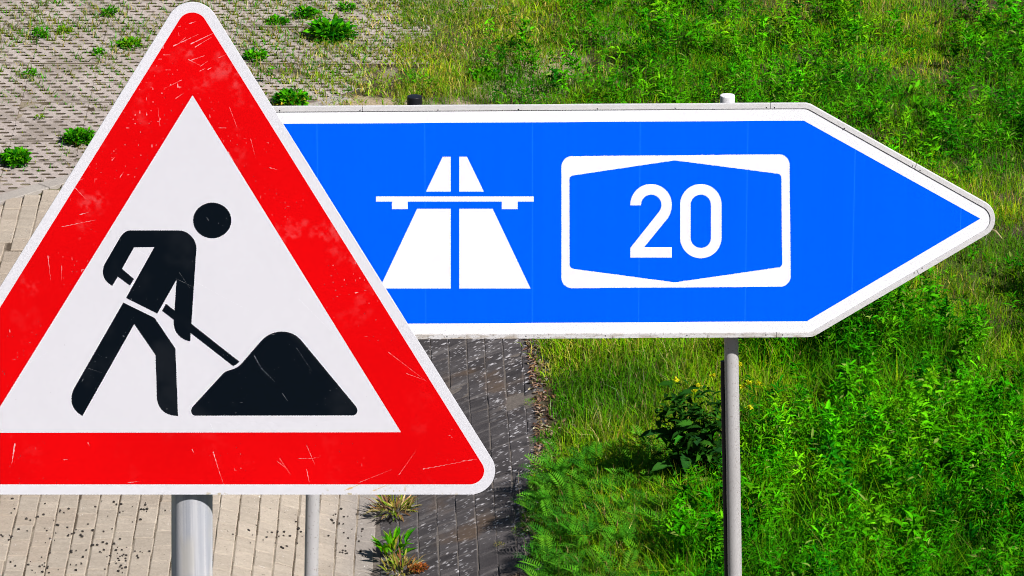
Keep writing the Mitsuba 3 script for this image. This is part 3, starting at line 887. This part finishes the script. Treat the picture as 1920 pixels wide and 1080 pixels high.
# broken edge of the channel: crumbs of soil and dry leaves
n = 1500
py_ = rng.uniform(620, 1000, n)
px_ = np.interp(py_, [620, 700, 800, 900, 1000], [985, 1000, 1012, 1000, 985]) + rng.uniform(-6, 56, n) * np.abs(rng.normal(0, 0.8, n))
x, y, z = on_ground(px_, py_)
az, el = rng.uniform(0, 6.28, n), rng.uniform(-0.1, 0.5, n)
D = np.stack([np.cos(az) * np.cos(el), np.sin(az) * np.cos(el), np.sin(el)], -1)
m, c = merge([leaves(np.stack([x, y, z + 0.002], -1), D, np.tile([0.1, 0.1, 1.0], (n, 1)), rng.uniform(0.012, 0.05, n), rng.uniform(0.006, 0.02, n), tint(n, [(0.22, 0.13, 0.07), (0.36, 0.26, 0.17), (0.09, 0.06, 0.04), (0.42, 0.36, 0.28)], [3, 2, 3, 1], 0.3), 0.3)])
put('leaf_litter', m, 'm_blade', color=c)
tag('leaf_litter', 'dry brown litter along the broken edge of the channel', 'litter', kind='stuff')

# dry bent stems on the channel
def stalk(key, pts, lifts, r, colr, label, cat='stalk', group=None):
    gx_, gy_, gz_ = on_ground([p[0] for p in pts], [p[1] for p in pts])
    P = np.stack([gx_, gy_, gz_ + np.array(lifts)], -1)
    t = np.linspace(0, 1, len(P)); tt = np.linspace(0, 1, 14)
    P = np.stack([np.interp(tt, t, P[:, i]) for i in range(3)], -1)
    P[1:-1] = (P[:-2] + 2 * P[1:-1] + P[2:]) / 4
    a = unit(np.gradient(P, axis=0)); b = unit(np.cross(a, [0, 0, 1.0])); c_ = np.cross(a, b)
    rr = np.linspace(r, r * 0.4, 14)[:, None]
    ang = np.arange(5) * 2 * np.pi / 5
    v = (P[:, None] + rr[:, None] * (np.cos(ang)[None, :, None] * b[:, None] + np.sin(ang)[None, :, None] * c_[:, None])).reshape(-1, 3)
    f = [[i * 5 + j, i * 5 + (j + 1) % 5, (i + 1) * 5 + (j + 1) % 5, (i + 1) * 5 + j] for i in range(13) for j in range(5)]
    k = put(key, (v, f), 'm_blade', color=np.tile(colr, (len(v), 1)))
    tag(k, label, cat, group)


stalk('dry_stalk', [(1012, 1014), (990, 990), (976, 955), (972, 915), (972, 888)], [0.005, 0.02, 0.03, 0.03, 0.01], 0.004, [0.42, 0.34, 0.24], 'long pale dry stem curving up the channel beside the green fronds', group='dry stems in the channel')
stalk('dry_stalk', [(1008, 1012), (985, 992), (976, 980)], [0.005, 0.03, 0.02], 0.005, [0.45, 0.37, 0.27], 'short thick pale dry stem lying next to the long curving one', group='dry stems in the channel')
stalk('dry_stalk', [(988, 1048), (983, 1035), (982, 1016)], [0.005, 0.02, 0.01], 0.003, [0.40, 0.34, 0.26], 'thin dry stem below the others at the channel\'s right edge', group='dry stems in the channel')
stalk('straw', [(1852, 462), (1866, 470), (1878, 478)], [0.11, 0.12, 0.10], 0.007, [0.62, 0.52, 0.28], 'pale bent straw lying in the weeds below the arrow sign\'s tip', 'straw')

# the dark broad-leaved plant with yellow flowers behind the right-hand post
bxp, byp, bzp = (float(v) for v in on_ground(1305, 935))
PXM = math.hypot(byp, H) / FPX
tag('broad_leaved_plant', 'dark broad-leaved plant with small yellow flowers behind the right post', 'plant')
nst = 15
saz = rng.uniform(0, 6.28, nst); sh = rng.uniform(0.42, 0.66, nst); sl = rng.uniform(0.08, 0.42, nst)
sb = np.stack([bxp + rng.normal(0, 0.035, nst), byp + rng.normal(0, 0.035, nst), np.full(nst, bzp)], -1)
sv = np.stack([np.cos(saz) * sl, np.sin(saz) * sl, np.ones(nst)], -1)
m, c = merge([blades(sb, sh, np.full(nst, 0.012), sl, saz, tint(nst, [(0.03, 0.09, 0.01)], [1]))])
put('broad_leaved_plant__stem', m, 'm_leaf', color=c)
tag('broad_leaved_plant__stem', kind='stuff')
n = 620
pid = rng.integers(0, nst, n); u = rng.uniform(0.25, 1.0, n)
P = sb[pid] + sv[pid] * (sh[pid] * u)[:, None] + rng.normal(0, 0.03, (n, 3))
az, el = rng.uniform(0, 6.28, n), rng.uniform(-0.2, 0.9, n)
D = np.stack([np.cos(az) * np.cos(el), np.sin(az) * np.cos(el), np.sin(el)], -1)
Ln = rng.uniform(0.04, 0.10, n)
m, c = merge([leaves(P, D, unit(np.stack([rng.normal(0, .4, n), rng.normal(0, .4, n), np.ones(n)], -1)), Ln, Ln * 0.36, tint(n, [(0.009, 0.045, 0.005), (0.015, 0.070, 0.006), (0.035, 0.130, 0.010)], [3, 3, 1.2], 0.25), rng.uniform(0.1, 0.8, n), 0.25)])
put('broad_leaved_plant__small_leaves', m, 'm_leaf', color=c)
tag('broad_leaved_plant__small_leaves', kind='stuff')


def big_leaf(base, az, el, Ln, Wd, droop, col):
    """one large arching leaf with a midrib fold"""
    k = 9
    t = np.linspace(0, 1, k)
    d = np.array([math.cos(az), math.sin(az), 0]); s = np.array([-math.sin(az), math.cos(az), 0])
    mid = base + np.outer(Ln * t * math.cos(el), d) + np.outer(Ln * (t * math.sin(el) - droop * t * t), [0, 0, 1])
    w = Wd / 2 * np.sin(np.pi * np.clip(0.06 + 0.94 * t, 0, 1)) ** 0.8
    wav = 0.08 * Wd * np.sin(t * 17 + az)
    l = mid + np.outer(w, s) + np.outer(0.35 * w + wav, [0, 0, 1]); r_ = mid - np.outer(w, s) + np.outer(0.35 * w - wav, [0, 0, 1])
    v = np.vstack([l, mid, r_])
    f = [[i, i + 1, k + i + 1, k + i] for i in range(k - 1)] + [[k + i, k + i + 1, 2 * k + i + 1, 2 * k + i] for i in range(k - 1)]
    cc = np.tile(col, (3 * k, 1)); cc[k:2 * k] = np.array(col) * 1.35
    return (v, f), cc


BL = [(3.3, 0.5, 0.25, 0.065, 0.35, 0.32), (2.7, 0.7, 0.22, 0.07, 0.5, 0.25), (3.9, 0.35, 0.24, 0.07, 0.25, 0.06), (4.4, 0.8, 0.20, 0.075, 0.7, 0.22), (5.0, 0.9, 0.19, 0.08, 0.8, 0.10), (4.7, 0.9, 0.17, 0.07, 0.7, 0.34),
      (5.6, 0.6, 0.2, 0.07, 0.5, 0.2), (3.6, 0.6, 0.23, 0.065, 0.45, 0.16), (0.2, 0.5, 0.22, 0.065, 0.45, 0.22), (6.0, 0.8, 0.18, 0.06, 0.6, 0.12), (4.1, 1.0, 0.22, 0.07, 0.75, 0.38), (1.6, 0.7, 0.2, 0.07, 0.5, 0.2)]
for i, (az, el, ll, ww, dp, zz) in enumerate(BL):
    colr = [(0.016, 0.075, 0.012), (0.03, 0.115, 0.014), (0.012, 0.055, 0.012)][i % 3] if i != 4 else (0.12, 0.22, 0.03)
    mm, cc = big_leaf(np.array([bxp + 0.03 * math.cos(az), byp + 0.03 * math.sin(az), bzp + zz]), az, el, ll * 1.25, ww * 1.45, dp, colr)
    put('broad_leaved_plant__large_leaf', mm, 'm_leaf', smooth=True, color=cc)
n = 0
for fx, fy in [(1268, 718), (1337, 702), (1310, 727), (1302, 735), (1387, 693), (1404, 718), (1424, 722), (1393, 728), (1405, 763)]:
    t_ = byp / ray(fx, fy)[1]
    c0 = np.array([t_ * ray(fx, fy)[0], byp + rng.normal(0, 0.05), H + t_ * ray(fx, fy)[2]])
    nn = 22
    az, el = rng.uniform(0, 6.28, nn), rng.uniform(0.1, 1.4, nn)
    D = np.stack([np.cos(az) * np.cos(el), np.sin(az) * np.cos(el), np.sin(el)], -1)
    head = leaves(c0 + D * 0.004 + rng.normal(0, 0.004, (nn, 3)), D, np.tile([0.2, 0.1, 1.0], (nn, 1)), rng.uniform(0.012, 0.020, nn), np.full(nn, 0.012), np.tile([0.62, 0.60, 0.015], (nn, 1)), 0.2)
    st_ = blades(c0[None] - [[0, 0, 0.18]], np.array([0.18]), np.array([0.005]), np.array([0.0]), np.array([0.0]), np.array([[0.05, 0.11, 0.015]]))
    m, c = merge([head, st_])
    put('broad_leaved_plant__flower', m, 'm_leaf', color=c)

# ------------------------------------------------------------------ droppings on the bricks
GDp = 'dark droppings scattered on the pale bricks'
dm = trimesh.creation.icosphere(subdivisions=1, radius=0.0054)
dm.vertices = dm.vertices * [1.25, 1.0, 0.8]
dplys = [ply(trimesh.Trimesh(dm.vertices * (1 + 0.12 * np.random.default_rng(i).normal(0, 1, dm.vertices.shape)), dm.faces, process=False), 'm_dropping', smooth=True) for i in range(3)]
pts = []
for cx_, cy_, k_, s_ in [(60, 960, 16, 45), (110, 1010, 14, 40), (150, 1000, 16, 40), (190, 1040, 16, 35), (235, 1042, 20, 16), (270, 960, 14, 30), (120, 1068, 14, 30), (60, 1060, 12, 30), (640, 975, 14, 22), (655, 1040, 12, 18),
                         (560, 1000, 14, 25), (530, 1010, 10, 25), (480, 1000, 8, 30), (210, 950, 12, 30), (30, 1000, 12, 25), (655, 1000, 8, 20), (225, 1065, 8, 10)]:
    pts += [(cx_ + rng.normal(0, s_), cy_ + rng.normal(0, s_ * 0.45)) for _ in range(k_)]
k = 0
for a, b in pts:
    if not (2 < a < 690 and 935 < b < 1078) or 318 < a < 402:
        continue
    x, y, z = (float(v) for v in on_ground(a, b))
    s = rng.uniform(0.5, 1.25)
    key = 'dropping' + (f'_{k:03d}' if k else '')
    scene[key] = {**dplys[k % 3], 'to_world': T().translate([x, y, z + 0.004]).rotate([0, 0, 1], float(rng.uniform(0, 360))).scale(s)}
    tag(key, 'small round dark dropping lying on the pale paving bricks', 'dropping', GDp)
    k += 1

# ------------------------------------------------------------------ arrow direction sign
tag('direction_sign', 'blue arrow-shaped direction sign with white border, motorway symbol and number 20, pointing right', 'road sign')
XL = 300.0
outer = Polygon([(XL, 202.6), (1516, 194.6), (1900, 410.5), (1524, 632.0), (XL, 638.6)])


def rnd(poly, r):
    return poly.buffer(-r, join_style=2).buffer(r, quad_segs=16)


outer = rnd(outer, 34)
inner = outer.buffer(-8.6, quad_segs=16)
panel = outer.buffer(-9.9, quad_segs=16)
blue = Polygon([(XL + 32, 233.6), (1507.5, 226.3), (1838, 410), (1513, 602.2), (XL + 32, 609.6)])
Yb = Y_ARROW
ring = outer.difference(inner)
cuts = unary_union([LineString(l).buffer(0.55) for l in [[(1445, 180), (1445, 215)], [(1714, 318), (1724, 296)], [(1456, 618), (1456, 645)], [(1716, 500), (1726, 522)], [(XL + 380, 190), (XL + 380, 220)], [(XL + 380, 620), (XL + 380, 650)]]])
for g in ring.difference(cuts).geoms:
    k_ = put('direction_sign__frame_profile', sheet(g, Yb - 0.0065, 0.019), 'm_frame')
tag('direction_sign__frame_profile', 'light grey aluminium edge profile, dirty along the bottom')
put('direction_sign__panel', sheet(panel, Yb, 0.003), 'm_white')
put('direction_sign__back_plate', sheet(outer.buffer(-1.0), Yb + 0.004, 0.004), 'm_dark')
put('direction_sign__blue_field', sheet(blue, Yb - 0.0008, 0.0007), 'm_blue')
zz = lambda pts: Polygon([(a / 2.572 + 640, b / 2.572 + 240) for a, b in pts])
sym = [[(488, 139), (528, 139), (528, 307), (408, 307)], [(568, 139), (606, 139), (687, 307), (568, 307)],
       [(167, 330), (928, 330), (928, 355), (851, 355), (851, 391), (774, 391), (774, 355), (321, 355), (321, 391), (244, 391), (244, 355), (167, 355)],
       [(365, 390), (528, 390), (528, 774), (184, 774)], [(568, 390), (730, 390), (912, 774), (568, 774)]]
put('direction_sign__motorway_symbol', sheet(MultiPolygon([zz(p) for p in sym]), Yb - 0.0016, 0.0007), 'm_white')
zd = lambda pts: Polygon([(a / 4.0 + 1040, b / 4.0 + 280) for a, b in pts])
plate = rnd(zd([(50, 52), (1761, 37), (1771, 1030), (50, 1042)]), 20)
hexa = zd([(110, 200), (900, 83), (1700, 186), (1706, 882), (900, 998), (112, 893)])
hexa = hexa.buffer(-8, join_style=2).buffer(8, quad_segs=8).union(hexa.intersection(sbox(1080, 290, 1450, 540)))


def ragged(poly, a=0.16):
    """hand-cut film edge: a slightly uneven outline"""
    r = poly.segmentize(2.4)
    co = np.array(r.exterior.coords)[:-1]
    co = co + np.random.default_rng(3).normal(0, a, co.shape)
    return Polygon(co).buffer(0)


put('direction_sign__number_plate', sheet(ragged(plate).difference(ragged(hexa)), Yb - 0.0016, 0.0007), 'm_white')
tag('direction_sign__number_plate', 'white rounded plate with hexagonal blue opening')
arc = lambda cx, cy, rx, ry, a0, a1, n=24: [(cx + rx * math.cos(math.radians(t)), cy - ry * math.sin(math.radians(t))) for t in np.linspace(a0, a1, n)]
two = [(567, 420)] + arc(723, 416, 156, 156, 180, 0) + [(876, 450), (866, 484), (850, 515), (672, 733), (880, 733), (880, 812), (567, 812), (567, 740), (783, 468), (795, 447), (800, 425)] + arc(724, 416, 76, 76, 0, 180) + [(648, 420)]
put('direction_sign__digit_two', sheet(zd(two).buffer(0), Yb - 0.0016, 0.0007), 'm_white')
o_out = arc(1096, 416, 156, 156, 180, 0) + arc(1096, 661, 156, 156, 0, -180)
o_in = arc(1096, 416, 76, 76, 180, 0) + arc(1096, 664, 76, 76, 0, -180)
put('direction_sign__digit_zero', sheet(zd(o_out).difference(zd(o_in)), Yb - 0.0016, 0.0007), 'm_white')
for rx, ry in [(524, 207.6), (675, 207), (821, 206.5), (972, 205.5), (1120, 204.3), (1266, 203.2), (1437, 202.0), (1452, 202.0), (1583, 241), (1711, 311.5), (1725, 319.5), (838, 631.5), (986, 630.6), (1135, 630.0), (1288, 629.3), (1436, 628.3), (1467, 628.2), (1714, 512), (1729, 503)]:
    put('direction_sign__rivet', sheet(Point(rx, ry).buffer(1.25, quad_segs=4), Yb - 0.0085, 0.003), 'm_dark')

PR = 0.0300
def wall3(px, py, Y):
    a = on_wall(px, py, Y)
    return np.array([a[0], Y, a[1]])


Yp = Yb + 0.034 + 0.050 + PR


def post(px0, py0, px1, py1, sides=48, name='direction_sign__post'):
    a, b = wall3(px0, py0, Yp), wall3(px1, py1, Yp)
    d = (b - a) / (a[2] - b[2])
    zb = float(land(b[0], Yp)) - 0.25
    foot = a + d * (a[2] - zb)
    return put(name, tube_mesh(a, foot, PR, sides), 'm_post', smooth=40), a, foot


k1, a1, f1 = post(1364, 195.5, 1378.0, 1080)
tag(k1, 'grey steel post under the right half, top capped white')
k2, a2, f2 = post(598, 300, 583.5, 1080)
tag(k2, 'grey steel post seen below the triangular sign')
cap = [(0, 0.030), (0.026, 0.0297), (0.0300, 0.0285), (0.0315, 0.0255), (0.0315, -0.065), (0.0300, -0.065)]
put('direction_sign__post_cap', lathe(cap, wall3(1364, 180.5, Yp) + [0, 0, -0.024]), 'm_cap_light', smooth=40)
tag('direction_sign__post_cap', 'white cap of the right-hand post')
ct = wall3(777.3, 182.5, Yp)
k3 = put('direction_sign__back_tube', tube_mesh(ct + [0, 0, -0.03], wall3(778, 612, Yp), 0.030, 32), 'm_alu', smooth=40)
k4 = put('direction_sign__post_cap', lathe(cap, ct + [0, 0, -0.024]), 'm_cap_dark', smooth=40)
tag(k4, 'black cap above the sign\'s top edge')
# clamps behind the panel, and the dark conduit beside the right post
for pc_ in (a1, a2, ct):
    for py_ in (290, 560):
        zc = wall3(900, py_, Yp)[2]
        put('direction_sign__clamp', bx(pc_[0], Yp - 0.029, zc, 0.11, 0.12, 0.045), 'm_alu')
c0, c1 = wall3(1355.2, 677, Yp + 0.03), wall3(1362.6, 1080, Yp + 0.03)
dv = (c1 - c0) / (c0[2] - c1[2])
cfoot = c0 + dv * (c0[2] - float(land(c1[0], Yp)) + 0.2)
put('direction_sign__conduit', tube_mesh(c0, cfoot, 0.0105, 20), 'm_dark', smooth=40)
tag('direction_sign__conduit', 'thin dark conduit running up beside the right post')

# ------------------------------------------------------------------ triangular road-works sign
tag('road_works_sign', 'scratched red and white triangular sign with a black digging worker on a galvanised pole', 'road sign')
KS = 1.0801
tri = Polygon([(360.5, -40 * KS), (963.5, 927.3 * KS), (-242.5, 927.3 * KS)])
outer_t = tri.buffer(-48, join_style=2).buffer(48, quad_segs=24)
red_t = outer_t.buffer(-20.7, quad_segs=24)
un = lambda g: affinity.scale(g, 1, 1 / KS, origin=(0, 0))
outer_t, red_t = un(outer_t), un(red_t)
inner_t = Polygon([(361, 178.5), (752, 810.5), (-30.5, 812)])
Yt = Y_TRI
pl = put('road_works_sign__plate', sheet(outer_t, Yt, 0.0025), 'm_trim')
tag(pl, 'white rim plate, chipped and stained along the bottom')
k_ = put('road_works_sign__red_border', sheet(red_t.difference(inner_t), Yt - 0.0005, 0.0005), 'm_red')
tag(k_, 'red triangular border covered in pale scratches')
k_ = put('road_works_sign__white_field', sheet(inner_t.buffer(-0.4, join_style=2), Yt - 0.0005, 0.0005), 'm_inner')
A_ = dict(k=3.857, ox=180, oy=360)
B_ = dict(k=4.5, ox=100, oy=560)
C_ = dict(k=4.5, ox=300, oy=560)
head = affinity.scale(Point(397.8, 413.4).buffer(1, quad_segs=32), 35.8, 33.4)
torso = path([(250, 278), (595, 278), ('q', (660, 280), (698, 330)), ('q', (726, 368), (726, 410)), (690, 950), (684, 1025), (682, 1079), ('q', (622, 1075), (582, 1018)), ('q', (558, 980), (562, 922)), (568, 850), (582, 635), (443, 880),
              (217, 767), (422, 398), (275, 400), (187, 557), (158, 612), (117, 679), ('q', (40, 635), (51, 560)), ('q', (53, 540), (62, 522)), (165, 345), ('q', (200, 278), (250, 278))], **A_)
grip = path([(187, 557), (273, 630), (245, 676), (158, 612)], **A_)
shaft = path([(50, 43), (670, 532), ('q', (648, 556), (617, 570)), (17, 103)], **C_)
upper = unary_union([torso, grip.buffer(0.3), shaft])
legs = path([(590, 33), (855, 163), (1030, 422), (1052, 990), ('q', (905, 988), (876, 860)), ('q', (873, 840), (873, 820)), (862, 477), (682, 215), (245, 990), ('q', (140, 930), (154, 825)), ('q', (158, 785), (182, 745))], **B_)
heap = path([(300, 988), ('q', (265, 985), (262, 945)), ('q', (263, 930), (275, 912)), (525, 640), ('q', (548, 614), (585, 604)), ('q', (650, 590), (690, 545)), (850, 360), ('q', (920, 280), (1030, 278)), ('q', (1135, 280), (1200, 362)),
             (1655, 912), ('q', (1672, 938), (1660, 965)), ('q', (1648, 985), (1622, 985))], **C_)
for nm, g in (('worker_head', head), ('worker_body', upper), ('worker_legs', legs), ('earth_heap', heap)):
    put('road_works_sign__' + nm, sheet(g, Yt - 0.0009, 0.0003), 'm_black')
RT = 0.0316
Yq = Yt + 0.0025 + 0.009 + RT
top, btm = wall3(361.2, 120, Yq), wall3(359.8, 1080, Yq)
dv = (btm - top) / (top[2] - btm[2])
foot = top + dv * (top[2] - float(land(btm[0], Yq)) + 0.3)
put('road_works_sign__pole', tube_mesh(top, foot, RT, 72), 'm_galv', smooth=40)
tag('road_works_sign__pole', 'galvanised steel pole with streaky zinc finish')
for py_ in (330, 720):
    p = wall3(361, py_, Yq)
    put('road_works_sign__clamp', bx(p[0], Yq - 0.003, p[2], 0.12, 0.070, 0.03), 'm_alu')
